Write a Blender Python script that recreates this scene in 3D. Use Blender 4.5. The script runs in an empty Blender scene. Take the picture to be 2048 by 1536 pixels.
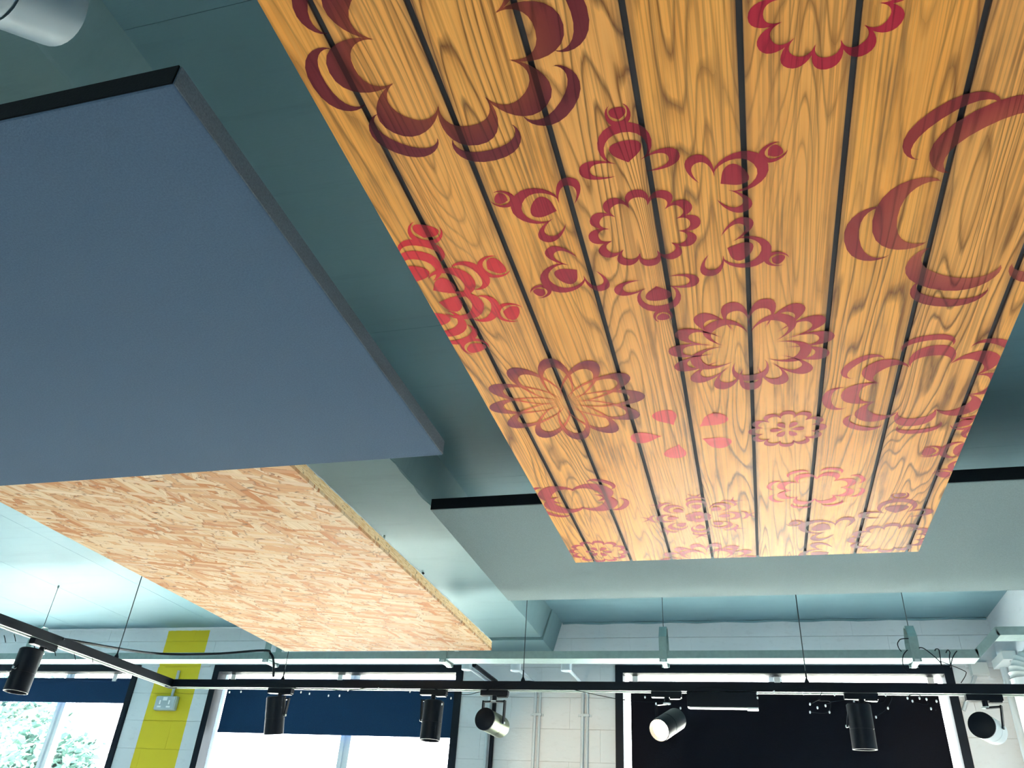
import bpy, bmesh, math, random
from mathutils import Vector, Matrix

# ------------------------------------------------------------------ camera
SC = bpy.context.scene
COL = SC.collection
YAW, PITCH, ROLL = math.radians(-17.36), math.radians(32.082), math.radians(4.187)
FPX = 1598.26
CAM = Vector((0.0, 0.0, 1.6))
_f = Vector((math.sin(YAW)*math.cos(PITCH), math.cos(YAW)*math.cos(PITCH), math.sin(PITCH)))
_r0 = Vector((math.cos(YAW), -math.sin(YAW), 0.0))
_u0 = _r0.cross(_f)
CR = _r0*math.cos(ROLL) + _u0*math.sin(ROLL)
CU = _u0*math.cos(ROLL) - _r0*math.sin(ROLL)
cd = bpy.data.cameras.new('camera'); cam = bpy.data.objects.new('camera', cd); COL.objects.link(cam)
cd.sensor_fit = 'HORIZONTAL'; cd.sensor_width = 36.0; cd.lens = FPX/2048*36.0
cd.clip_start = 0.02; cd.clip_end = 300
cam.matrix_world = Matrix(((CR.x, CU.x, -_f.x, CAM.x), (CR.y, CU.y, -_f.y, CAM.y), (CR.z, CU.z, -_f.z, CAM.z), (0, 0, 0, 1)))
SC.camera = cam

def hit(px, py, ax, val):
    """survey helper: the point of the room on the plane axis=val that was measured at (px, py)"""
    d = CR*((px-1024)/FPX) - CU*((py-768)/FPX) + _f
    return CAM + d*((val-CAM[ax])/d[ax])

# ------------------------------------------------------------------ world, sun, daylight, exposure
SC.view_settings.view_transform = 'Standard'; SC.view_settings.look = 'None'
SC.view_settings.gamma = 1.0; SC.view_settings.use_curve_mapping = False
SC.view_settings.exposure = 2.3
SC.cycles.max_bounces = 10; SC.cycles.diffuse_bounces = 6; SC.cycles.transparent_max_bounces = 12
SC.cycles.caustics_reflective = False; SC.cycles.caustics_refractive = False
SC.cycles.sample_clamp_indirect = 6.0

world = bpy.data.worlds.new('overcast_sky'); SC.world = world; world.use_nodes = True
wn = world.node_tree.nodes; wn.clear()
wo = wn.new('ShaderNodeOutputWorld'); wb = wn.new('ShaderNodeBackground')
wb.inputs['Color'].default_value = (0.92, 0.97, 1.0, 1); wb.inputs['Strength'].default_value = 3.6
world.node_tree.links.new(wb.outputs[0], wo.inputs[0])

sd = bpy.data.lights.new('sun', 'SUN'); sd.energy = 30.0; sd.angle = 0.05; sd.color = (1.0, 0.96, 0.88)
sun = bpy.data.objects.new('sun', sd); COL.objects.link(sun); sun.rotation_euler = (0, math.radians(-48), 0)

WALL_Y, LEFT_X, RIGHT_X, BACK_Y, CEIL_Z = 6.0, -7.7, 1.58, -4.6, 3.325
WINS = [(-7.21, -5.02), (-4.284, -2.094), (-0.93, 1.296)]      # far wall openings in x
WIN_SILL, WIN_HEAD = 0.95, 3.01
BACKS = [(-4.9, -3.5), (-2.0, -0.6)]                           # openings of the wall behind the camera

def portal(name, loc, rot, sx, sy):
    l = bpy.data.lights.new(name, 'AREA'); l.shape = 'RECTANGLE'; l.size = sx; l.size_y = sy
    l.cycles.is_portal = True
    o = bpy.data.objects.new(name, l); COL.objects.link(o); o.location = loc; o.rotation_euler = rot
for (a, b) in WINS:
    portal('daylight', ((a+b)/2, WALL_Y+0.28, (WIN_SILL+WIN_HEAD)/2), (math.radians(-90), 0, 0), b-a, WIN_HEAD-WIN_SILL)
for (a, b) in BACKS:
    portal('daylight', ((a+b)/2, BACK_Y-0.2, 1.9), (math.radians(90), 0, 0), b-a, 2.2)

# ------------------------------------------------------------------ mesh helper
class MB:
    def __init__(s): s.v = []; s.f = []; s.sm = []
    def add(s, vs, fs, smooth=False):
        n = len(s.v); s.v += [tuple(v) for v in vs]
        for f in fs: s.f.append([i+n for i in f]); s.sm.append(smooth)
        return s
    def box(s, x0, x1, y0, y1, z0, z1):
        v = [(x, y, z) for z in (z0, z1) for y in (y0, y1) for x in (x0, x1)]
        return s.add(v, [(0,2,3,1),(4,5,7,6),(0,1,5,4),(2,6,7,3),(0,4,6,2),(1,3,7,5)])
    def obox(s, c, ax, ay, az, hx, hy, hz):
        c = Vector(c); v = [c+ax*(i*hx)+ay*(j*hy)+az*(k*hz) for k in (-1,1) for j in (-1,1) for i in (-1,1)]
        return s.add(v, [(0,2,3,1),(4,5,7,6),(0,1,5,4),(2,6,7,3),(0,4,6,2),(1,3,7,5)])
    def lathe(s, c, axis, prof, n=28):
        """prof: list of (along, radius); repeated points make a crease"""
        c = Vector(c); z = Vector(axis).normalized()
        x = z.orthogonal().normalized(); y = z.cross(x)
        for (t0, r0), (t1, r1) in zip(prof, prof[1:]):
            vs = []
            for k in range(n):
                a = 2*math.pi*k/n; d = x*math.cos(a)+y*math.sin(a)
                vs.append(c+z*t0+d*max(r0, 1e-5)); vs.append(c+z*t1+d*max(r1, 1e-5))
            s.add(vs, [(2*k, 2*((k+1) % n), 2*((k+1) % n)+1, 2*k+1) for k in range(n)], True)
        return s
    def cyl(s, a, b, r, n=12):
        a = Vector(a); b = Vector(b); L = (b-a).length
        return s.lathe(a, b-a, [(0, 0), (0, r), (L, r), (L, 0)], n)
    def tube(s, pts, r, n=6):
        pts = [Vector(p) for p in pts]; rings = []; prev = None
        for i, p in enumerate(pts):
            t = (pts[min(i+1, len(pts)-1)]-pts[max(i-1, 0)]).normalized()
            x = prev - t*prev.dot(t) if prev else t.orthogonal()
            if x.length < 1e-6: x = t.orthogonal()
            x.normalize(); prev = x; y = t.cross(x)
            rings.append([p+(x*math.cos(2*math.pi*k/n)+y*math.sin(2*math.pi*k/n))*r for k in range(n)])
        vs = [v for q in rings for v in q]; fs = []
        for i in range(len(pts)-1):
            for k in range(n):
                fs.append((i*n+k, i*n+(k+1) % n, (i+1)*n+(k+1) % n, (i+1)*n+k))
        s.add(vs, fs, True)
        return s.add(rings[0]+rings[-1], [tuple(range(n))[::-1], tuple(range(n, 2*n))])
    def prism(s, poly, vec):
        """poly: list of 3-D points, extruded by vec"""
        poly = [Vector(p) for p in poly]; n = len(poly); vec = Vector(vec)
        fs = [tuple(range(n))[::-1], tuple(range(n, 2*n))] + [(k, (k+1) % n, n+(k+1) % n, n+k) for k in range(n)]
        return s.add(poly+[p+vec for p in poly], fs)
    def build(s, name, mat, parent=None, loc=None, bevel=0):
        org = Vector(loc) if loc is not None else Vector((0, 0, 0))
        wl = org
        if parent is not None:
            pw = Vector((0, 0, 0)); p = parent
            while p is not None: pw = pw+p.location; p = p.parent
            if loc is None: wl = pw
            lo = wl-pw
        else: lo = org
        me = bpy.data.meshes.new(name)
        me.from_pydata([(v[0]-wl.x, v[1]-wl.y, v[2]-wl.z) for v in s.v], [], s.f)
        bm = bmesh.new(); bm.from_mesh(me)
        for f, q in zip(bm.faces, s.sm): f.smooth = q
        bmesh.ops.remove_doubles(bm, verts=bm.verts, dist=2e-5)
        bmesh.ops.recalc_face_normals(bm, faces=bm.faces)
        for e in bm.edges:
            if len(e.link_faces) == 2 and e.calc_face_angle(0) > 0.7: e.smooth = False
        bm.to_mesh(me); bm.free()
        me.materials.append(mat)
        o = bpy.data.objects.new(name, me); COL.objects.link(o)
        o.location = lo
        if parent is not None: o.parent = parent
        if bevel:
            m = o.modifiers.new('bevel', 'BEVEL'); m.width = bevel; m.segments = 2; m.limit_method = 'ANGLE'
        return o

def tag(o, label=None, cat=None, group=None, kind=None):
    if label: o['label'] = label
    if cat: o['category'] = cat
    if group: o['group'] = group
    if kind: o['kind'] = kind
    return o
def empty(name, loc, label=None, cat=None, group=None, kind=None):
    o = bpy.data.objects.new(name, None); COL.objects.link(o); o.location = loc; o.empty_display_size = 0.1
    return tag(o, label, cat, group, kind)
def arc3(p, n=10):
    """quadratic through three points"""
    a, b, c = [Vector(q) for q in p]; out = []
    for i in range(n+1):
        t = i/n; out.append(a*(1-t)*(1-2*t) + b*4*t*(1-t) + c*t*(2*t-1))
    return out

# ------------------------------------------------------------------ materials
class NT:
    def __init__(s, name):
        s.m = bpy.data.materials.new(name); s.m.use_nodes = True; s.t = s.m.node_tree; s.t.nodes.clear()
        s.out = s.n('ShaderNodeOutputMaterial'); s.b = s.n('ShaderNodeBsdfPrincipled'); s.l(s.b.outputs[0], s.out.inputs[0])
    def n(s, t, **k):
        q = s.t.nodes.new(t)
        for a, v in k.items(): setattr(q, a, v)
        return q
    def l(s, a, b): s.t.links.new(a, b)
    def inp(s, sock, v):
        if hasattr(v, 'is_output'): s.l(v, sock)
        else: sock.default_value = v
    def math(s, op, a, b=0.0, c=None, clamp=False):
        q = s.n('ShaderNodeMath', operation=op, use_clamp=clamp); s.inp(q.inputs[0], a); s.inp(q.inputs[1], b)
        if c is not None: s.inp(q.inputs[2], c)
        return q.outputs[0]
    def mix(s, f, a, b, mode='MIX'):
        q = s.n('ShaderNodeMix', data_type='RGBA', blend_type=mode)
        s.inp(q.inputs[0], f); s.inp(q.inputs[6], a); s.inp(q.inputs[7], b); return q.outputs[2]
    def pos(s): return s.n('ShaderNodeNewGeometry').outputs['Position']
    def mapping(s, v, scale=(1,1,1), rot=(0,0,0), loc=(0,0,0)):
        q = s.n('ShaderNodeMapping'); s.l(v, q.inputs[0]); q.inputs['Scale'].default_value = scale
        q.inputs['Rotation'].default_value = rot; s.inp(q.inputs['Location'], loc); return q.outputs[0]
    def noise(s, v, scale=5, detail=3, rough=0.5, dist=0.0):
        q = s.n('ShaderNodeTexNoise'); s.l(v, q.inputs['Vector']); q.inputs['Scale'].default_value = scale
        q.inputs['Detail'].default_value = detail; q.inputs['Roughness'].default_value = rough
        q.inputs['Distortion'].default_value = dist; return q.outputs['Fac']
    def ramp(s, f, stops, const=False):
        q = s.n('ShaderNodeValToRGB'); s.l(f, q.inputs[0]); e = q.color_ramp.elements
        if const: q.color_ramp.interpolation = 'CONSTANT'
        while len(e) < len(stops): e.new(0.5)
        for i, (p, c) in enumerate(stops):
            e[i].position = p; e[i].color = (c, c, c, 1) if not hasattr(c, '__len__') else (*c[:3], 1)
        return q.outputs[0]
    def mr(s, v, a, b, c=0.0, d=1.0):
        q = s.n('ShaderNodeMapRange'); s.inp(q.inputs[0], v)
        for i, k in enumerate((a, b, c, d)): q.inputs[i+1].default_value = k
        return q.outputs[0]
    def bump(s, h, strength=0.2, dist=0.01):
        q = s.n('ShaderNodeBump'); s.l(h, q.inputs['Height']); q.inputs['Strength'].default_value = strength
        q.inputs['Distance'].default_value = dist; s.l(q.outputs[0], s.b.inputs['Normal'])
    def set(s, col=None, rough=None, metal=None, spec=None):
        if col is not None: s.inp(s.b.inputs['Base Color'], col if hasattr(col, 'is_output') else (*col, 1))
        if rough is not None: s.inp(s.b.inputs['Roughness'], rough)
        if metal is not None: s.b.inputs['Metallic'].default_value = metal
        if spec is not None: s.b.inputs['Specular IOR Level'].default_value = spec
        return s
def plain(name, col, rough=0.6, metal=0.0, spec=0.5, var=0.0, nscale=8):
    t = NT(name)
    if var:
        f = t.noise(t.pos(), nscale, 3); c = t.mix(f, (*[k*(1-var) for k in col], 1), (*[min(k*(1+var), 1) for k in col], 1))
        t.set(c, rough, metal, spec)
    else: t.set(col, rough, metal, spec)
    return t.m

def concrete_paint(name, col, stretch=(0.6, 6, 1), stripe=None):
    t = NT(name); p = t.pos()
    f1 = t.noise(t.mapping(p, stretch), 3.0, 5, 0.6)
    f2 = t.noise(p, 1.1, 3)
    f3 = t.noise(t.mapping(p, (2, 24, 2)), 6.0, 4, 0.65)
    c = t.mix(t.mr(f2, 0.3, 0.7), (*[k*0.86 for k in col], 1), (*col, 1))
    c = t.mix(t.math('MULTIPLY', t.mr(f1, 0.25, 0.45, 1, 0), 0.25), c, (*[k*0.55 for k in col], 1))
    if stripe:
        x0, x1, z1, sc = stripe; q = t.n('ShaderNodeSeparateXYZ'); t.l(p, q.inputs[0])
        wob = t.math('MULTIPLY', t.math('SUBTRACT', t.noise(p, 22, 2), 0.5), 0.008)
        x = t.math('ADD', q.outputs[0], wob)
        m = t.math('MULTIPLY', t.math('GREATER_THAN', x, x0), t.math('LESS_THAN', x, x1))
        m = t.math('MULTIPLY', m, t.math('LESS_THAN', t.math('ADD', q.outputs[2], wob), z1))
        c = t.mix(m, c, (*sc, 1))
    t.set(c, 0.62, 0, 0.35)
    h = t.math('ADD', t.math('MULTIPLY', f3, 0.6), f1); t.bump(h, 0.22, 0.006)
    return t.m

M = {}
M['ceiling'] = concrete_paint('painted_concrete_ceiling', (0.155, 0.285, 0.335))
M['beam'] = concrete_paint('painted_concrete_beam', (0.17, 0.285, 0.31), (0.8, 4, 1))
M['wall'] = concrete_paint('painted_wall', (0.67, 0.73, 0.79), (3, 3, 8))
M['block'] = concrete_paint('painted_blockwork', (0.67, 0.73, 0.79), (5, 5, 12), stripe=(-4.84, -4.425, 3.30, (0.68, 0.55, 0.02)))
M['floor'] = plain('light_floor', (0.66, 0.65, 0.62), 0.5, var=0.08)
M['ground'] = plain('pale_paving', (0.62, 0.62, 0.58), 0.9, var=0.1)
M['rear_dark'] = plain('added_dark_ground', (0.03, 0.06, 0.025), 0.9, var=0.3)
M['black_trim'] = plain('black_window_trim', (0.005, 0.010, 0.018), 0.55, 0, 0.15, var=0.2)
M['white_frame'] = plain('white_plastic_frame', (0.85, 0.90, 0.95), 0.3)
M['galv'] = plain('galvanised_steel', (0.30, 0.40, 0.40), 0.5, 0.7, var=0.18, nscale=40)
M['black_metal'] = plain('black_powder_coat', (0.003, 0.006, 0.012), 0.42, 0.0, 0.16)
M['insert'] = plain('pale_track_insert', (0.55, 0.62, 0.58), 0.4, 0.2)
M['reflector'] = plain('bright_reflector', (0.85, 0.9, 0.9), 0.25, 0.6)
M['olive_metal'] = plain('satin_grey_metal', (0.13, 0.15, 0.10), 0.42, 0.8)
M['pale_metal'] = plain('pale_grey_paint', (0.62, 0.68, 0.70), 0.35)
M['dove_metal'] = plain('dove_grey_paint', (0.09, 0.145, 0.18), 0.45, 0, 0.3)
M['cable'] = plain('black_rubber', (0.006, 0.009, 0.014), 0.7, 0, 0.15)
M['wire'] = plain('steel_wire', (0.08, 0.10, 0.11), 0.4, 0.6)
M['conduit'] = plain('painted_conduit', (0.46, 0.54, 0.60), 0.4)
M['bulb'] = plain('clear_white_bulb', (0.95, 0.97, 1.0), 0.15)
M['socket'] = plain('grey_metalclad', (0.42, 0.50, 0.55), 0.35, 0.5)
M['white_plastic'] = plain('white_plastic', (0.85, 0.88, 0.9), 0.3)
M['bark'] = plain('bark', (0.35, 0.33, 0.28), 0.9)
M['dark_backing'] = plain('dark_backing', (0.035, 0.03, 0.035), 0.8)

def fabric(name, col, grain=0.1):
    t = NT(name); p = t.pos()
    f = t.noise(p, 240, 2, 0.7); g = t.noise(p, 60, 3, 0.6)
    c = t.mix(t.mr(f, 0.3, 0.7), (*[k*(1-grain) for k in col], 1), (*[k*(1+grain) for k in col], 1))
    t.set(c, 0.9, 0, 0.2); t.bump(t.math('ADD', f, t.math('MULTIPLY', g, 0.6)), 0.35, 0.0015); return t.m
M['grey_fabric'] = fabric('grey_panel_fabric', (0.16, 0.212, 0.222))
M['slate_fabric'] = fabric('slate_panel_fabric', (0.068, 0.113, 0.178))
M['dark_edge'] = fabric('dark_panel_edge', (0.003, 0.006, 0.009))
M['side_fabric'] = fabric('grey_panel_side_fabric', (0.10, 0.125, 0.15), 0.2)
M['blind'] = fabric('dark_blind_fabric', (0.010, 0.042, 0.11), 0.15)
M['blind_black'] = fabric('black_blind_fabric', (0.003, 0.004, 0.009), 0.15)

def glass(name):
    t = NT(name); t.t.nodes.remove(t.b)
    tr = t.n('ShaderNodeBsdfTransparent'); tr.inputs[0].default_value = (0.96, 0.985, 0.98, 1)
    gl = t.n('ShaderNodeBsdfGlossy'); gl.inputs['Roughness'].default_value = 0.02
    lw = t.n('ShaderNodeLayerWeight'); lw.inputs[0].default_value = 0.5
    fac = t.math('ADD', t.math('MULTIPLY', t.math('POWER', lw.outputs['Facing'], 5.0), 0.9), 0.03)
    mx = t.n('ShaderNodeMixShader'); t.l(fac, mx.inputs[0]); t.l(tr.outputs[0], mx.inputs[1]); t.l(gl.outputs[0], mx.inputs[2])
    t.l(mx.outputs[0], t.out.inputs[0]); return t.m
M['glass'] = glass('window_glass')
def emit(name, col, s):
    t = NT(name); t.t.nodes.remove(t.b); e = t.n('ShaderNodeEmission'); e.inputs[0].default_value = (*col, 1); e.inputs[1].default_value = s
    t.l(e.outputs[0], t.out.inputs[0]); return t.m
M['lamp_on'] = emit('lit_lamp', (1.0, 0.80, 0.52), 14)

# printed timber: one function of the panel's own plane, shared by the boards and the ink printed over them
JOINTS = [-0.523, -0.385, -0.236, -0.088, 0.070, 0.230, 0.397, 0.564]
PX0, PX1, PY0, PY1, PZ = -0.598, 0.602, 0.30, 2.893, 2.66
def printed(name, ink=None, ink2=None, centre=None, rad=0.2, cover=0.965):
    t = NT(name); p = t.pos(); q = t.n('ShaderNodeSeparateXYZ'); t.l(p, q.inputs[0]); x, y = q.outputs[0], q.outputs[1]
    u = t.mr(x, PX0, PX1)
    vals = [0.13, 0.71, 0.37, 0.93, 0.22, 0.58, 0.05, 0.82, 0.46]
    rnd = t.ramp(u, [(0.0, vals[0])]+[((j-PX0)/(PX1-PX0), vals[i+1]) for i, j in enumerate(JOINTS)], True)
    off = t.math('MULTIPLY', rnd, 37.0)
    cx = t.n('ShaderNodeCombineXYZ'); t.l(x, cx.inputs[0]); t.l(y, cx.inputs[1]); t.l(off, cx.inputs[2]); v = cx.outputs[0]
    # cathedral rings: contour lines of a field stretched along the board
    field = t.noise(t.mapping(v, (4.2, 0.36, 1)), 1.6, 2, 0.42, 0.18)
    wig = t.noise(t.mapping(v, (26, 3, 1)), 2.0, 3, 0.6)
    ph = t.math('ADD', t.math('MULTIPLY', field, t.mr(rnd, 0, 1, 20, 40)), t.math('MULTIPLY', wig, 0.40))
    fr = t.math('FRACT', ph)
    line = t.mr(t.math('ABSOLUTE', t.math('SUBTRACT', fr, 0.5)), 0.5, 0.33, 1.0, 0.0)
    grad = t.math('POWER', fr, 3.0)
    # straight pin stripes
    patch0 = t.noise(t.mapping(v, (9, 0.5, 1), loc=(3, 8, 5)), 1.5, 2)
    st = t.noise(t.mapping(v, (210, 1.1, 1)), 1.0, 2, 0.55)
    st2 = t.math('MULTIPLY', t.mr(st, 0.48, 0.60, 0.0, 1.0), t.mr(patch0, 0.35, 0.6, 0.35, 1.0))
    fib = t.noise(t.mapping(v, (420, 9, 1)), 1.0, 2, 0.6)
    patch = t.noise(t.mapping(v, (5, 0.9, 1)), 1.3, 3, 0.55)
    blot = t.mr(t.noise(t.mapping(v, (11, 1.6, 1)), 1.7, 4, 0.62), 0.55, 0.74)
    light = t.mix(patch, (1.0, 0.45, 0.10, 1), (0.95, 0.35, 0.06, 1))
    light = t.mix(t.mr(rnd, 0, 1, 0, 0.28), light, (0.95, 0.46, 0.20, 1))
    pw = t.mr(t.noise(t.mapping(v, (3, 0.7, 1), loc=(9, 4, 2)), 1.5, 2), 0.40, 0.60)
    c = t.mix(t.math('MULTIPLY', grad, t.mr(pw, 0, 1, 0.25, 0.75)), light, (0.46, 0.165, 0.035, 1))
    c = t.mix(t.math('MULTIPLY', line, t.mr(pw, 0, 1, 0.30, 0.92)), c, (0.15, 0.042, 0.010, 1))
    c = t.mix(t.math('MULTIPLY', st2, 0.46), c, (0.26, 0.088, 0.022, 1))
    c = t.mix(t.math('MULTIPLY', t.mr(fib, 0.35, 0.7), 0.14), c, (1.0, 0.62, 0.24, 1))
    c = t.mix(t.math('MULTIPLY', t.math('MULTIPLY', blot, t.mr(st, 0.3, 0.6)), 0.75), c, (0.14, 0.065, 0.035, 1))
    # dark stain along the edges of every board and over the joints
    d = None
    for j in JOINTS:
        a = t.math('ABSOLUTE', t.math('SUBTRACT', x, j)); d = a if d is None else t.math('MINIMUM', d, a)
    dn = t.math('ADD', d, t.math('MULTIPLY', t.math('SUBTRACT', t.noise(t.mapping(v, (8, 3, 1)), 3, 3), 0.5), 0.012))
    c = t.mix(t.mr(dn, 0.006, 0.017, 0.5, 0.0), c, (0.12, 0.06, 0.045, 1))
    joint = t.mr(d, 0.0043, 0.0054, 1.0, 0.0)
    c = t.mix(joint, c, (0.035, 0.028, 0.035, 1))
    if ink is not None:
        bw = t.n('ShaderNodeRGBToBW'); t.l(c, bw.inputs[0])
        k = (*ink, 1)
        if ink2 is not None:
            vd = t.n('ShaderNodeVectorMath', operation='DISTANCE'); t.l(p, vd.inputs[0]); vd.inputs[1].default_value = (*centre, PZ)
            k = t.mix(t.mr(vd.outputs['Value'], rad[0], rad[1]), (*ink2, 1), (*ink, 1))
        g = t.mr(bw.outputs[0], 0.03, 0.42, 0.30, 1.08)
        gc = t.n('ShaderNodeCombineColor')
        for i in range(3): t.l(g, gc.inputs[i])
        inked = t.mix(1.0, k, gc.outputs[0], 'MULTIPLY')
        c = t.mix(cover, c, inked)
    t.set(c, 0.5, 0, 0.10)
    t.bump(t.noise(p, 300, 2, 0.7), 0.10, 0.0006)
    return t.m
M['timber_print'] = printed('printed_timber')

def osb(name):
    t = NT(name); p = t.pos(); c = None
    tones = [(0.72, 0.50, 0.30), (0.62, 0.33, 0.16), (0.77, 0.58, 0.39), (0.50, 0.19, 0.065), (0.68, 0.41, 0.22), (0.74, 0.54, 0.34)]
    hs = None
    for i, (ang, sx, sy) in enumerate([(-55, 5.2, 48), (-36, 5.6, 44), (-76, 5, 40), (28, 6, 40), (-50, 4.4, 32), (-100, 6, 42), (-60, 4.6, 50), (-30, 5.6, 46), (-116, 6.2, 46), (-66, 4.2, 36), (-46, 6, 60), (-84, 5, 34), (-20, 6, 38)]):
        v = t.mapping(p, (1, 1, 1), (0, 0, math.radians(ang)), (3.1*i, 1.7*i, 0))
        wv = t.n('ShaderNodeTexNoise'); t.l(v, wv.inputs['Vector']); wv.inputs['Scale'].default_value = 9
        add = t.n('ShaderNodeMixRGB'); add.inputs[0].default_value = 0.018; t.l(v, add.inputs[1]); t.l(wv.outputs['Color'], add.inputs[2])
        v2 = t.mapping(add.outputs[0], (sx, sy, 1))
        vo = t.n('ShaderNodeTexVoronoi', feature='F1', distance='CHEBYCHEV', voronoi_dimensions='2D'); t.l(v2, vo.inputs['Vector']); vo.inputs['Scale'].default_value = 1.0
        sp = t.n('ShaderNodeSeparateColor'); t.l(vo.outputs['Color'], sp.inputs[0])
        edge = t.mr(vo.outputs['Distance'], 0.43, 0.49)
        grain = t.noise(t.mapping(v2, (0.6, 7, 1)), 2.0, 3, 0.6)
        col = t.ramp(sp.outputs[1], [(k/6, tones[(k*5+i*2) % 6]) for k in range(6)])
        col = t.mix(t.math('MULTIPLY', t.mr(grain, 0.5, 0.7), 0.55), col, (0.34, 0.12, 0.04, 1))
        col = t.mix(t.math('MULTIPLY', edge, 0.8), col, (0.20, 0.075, 0.03, 1))
        if c is None: c = col; hs = grain
        else:
            m = t.math('MULTIPLY', t.math('GREATER_THAN', sp.outputs[0], 0.52), t.math('LESS_THAN', vo.outputs['Distance'], 0.485))
            c = t.mix(m, c, col); hs = t.mix(m, hs, t.math('ADD', t.math('MULTIPLY', grain, 0.4), sp.outputs[2]))
    dark = t.mr(t.noise(t.mapping(p, (16, 62, 1), (0, 0, math.radians(58))), 1.0, 1, 0.4), 0.735, 0.76)
    c = t.mix(t.math('MULTIPLY', dark, 0.8), c, (0.07, 0.035, 0.02, 1))
    t.set(c, 0.65, 0, 0.06); t.bump(hs, 0.25, 0.002); return t.m
M['osb'] = osb('oriented_strand_board')
def osb_edge(name):
    t = NT(name); p = t.pos()
    f = t.noise(t.mapping(p, (1, 7, 120)), 3, 4, 0.6); g = t.noise(t.mapping(p, (1, 22, 40)), 2, 3)
    c = t.mix(t.mr(f, 0.35, 0.65), (0.72, 0.42, 0.16, 1), (1.0, 0.80, 0.50, 1))
    c = t.mix(t.math('MULTIPLY', t.mr(g, 0.6, 0.72), 0.8), c, (0.16, 0.08, 0.03, 1))
    t.set(c, 0.7, 0, 0.2); t.bump(f, 0.5, 0.004); return t.m
M['osb_edge'] = osb_edge('strand_board_edge')
def leaf(name, col):
    t = NT(name); f = t.noise(t.pos(), 3, 2); t.set(t.mix(f, (*[k*0.8 for k in col], 1), (*col, 1)), 0.6); return t.m
M['leaf'] = leaf('pale_green_leaves', (0.07, 0.15, 0.125))

# ------------------------------------------------------------------ structure
def struct(o): o['kind'] = 'structure'; return o
struct(MB().box(LEFT_X-.3, RIGHT_X+.3, BACK_Y-.3, WALL_Y+.3, -0.1, 0.0).build('floor', M['floor']))
tag(MB().box(-60, 60, -4.95, 90, -0.22, -0.12).build('ground', M['ground']), kind='structure')
tag(MB().box(-60, 60, -60, -4.95, -0.22, -0.12).build('ground_rear_added', M['rear_dark']), kind='structure')  # added unseen dark ground behind the room, cuts light bounced through rear windows

# ceiling: a slab over the room with precast planks on its underside (recessed joints)
ceil_ = struct(MB().box(LEFT_X-.3, RIGHT_X+.3, BACK_Y-.3, WALL_Y+.3, CEIL_Z+0.04, CEIL_Z+0.35).build('ceiling', M['ceiling']))
BX = -1.335
ys = [WALL_Y, 4.80, 3.46, 2.192, 0.885, -0.42, -1.73, -3.03, BACK_Y]
for y1, y0 in zip(ys, ys[1:]):
    MB().box(BX-0.05, RIGHT_X, y0+.0006, y1-.0006, CEIL_Z, CEIL_Z+0.04).build('slab', M['ceiling'], ceil_)
xs = [-7.7, -7.22, -6.495, -5.77, -5.045, -4.317, -3.59, -2.86, -2.19]
for x0, x1 in zip(xs, xs[1:]):
    for y0, y1 in ((BACK_Y, 0.6), (0.6, WALL_Y)):
        MB().box(x0+.0012, x1-.0012, y0+.0012, y1-.0012, CEIL_Z, CEIL_Z+0.04).build('slab', M['ceiling'], ceil_)
# downstand rib with tapered sides, running to the far wall
beam = empty('ceiling_beam', (-1.6, 0.7, 3.125), 'pale painted concrete rib running along the ceiling to the window wall', 'beam', kind='structure')
prof = [(-1.405, 3.125), (BX, CEIL_Z+.03), (-2.20, CEIL_Z+.03), (-2.13, 3.125)]
rb = MB(); rj = random.Random(11); NS = 140; secs = []
for i in range(NS+1):
    y = BACK_Y+(5.655-BACK_Y)*i/NS; rough = 0.007 if 2.6 < y < 3.5 else 0.0022
    j = rj.uniform(-1, 1)*rough
    secs.append([(prof[0][0]+j-.004, y, prof[0][1]), (prof[0][0]+j*.4+.001, y, prof[0][1]+.007+abs(j)*.6)]+[(p, y, q) for p, q in prof[1:]])
K = len(secs[0])
rb.add([v for q in secs for v in q], [(i*K+k, i*K+(k+1) % K, (i+1)*K+(k+1) % K, (i+1)*K+k) for i in range(NS) for k in range(K)]+[tuple(range(K)), tuple(range(NS*K, NS*K+K))])
rb.build('rib', M['beam'], beam)
prof2 = [(-1.398, 3.105), (BX+.006, CEIL_Z+.02), (-2.20, CEIL_Z+.02), (-2.135, 3.105)]
MB().prism([(a, 5.66, b) for a, b in prof2], (0, WALL_Y-5.66, 0)).build('bearing_end', M['beam'], beam, bevel=0.004)

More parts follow.
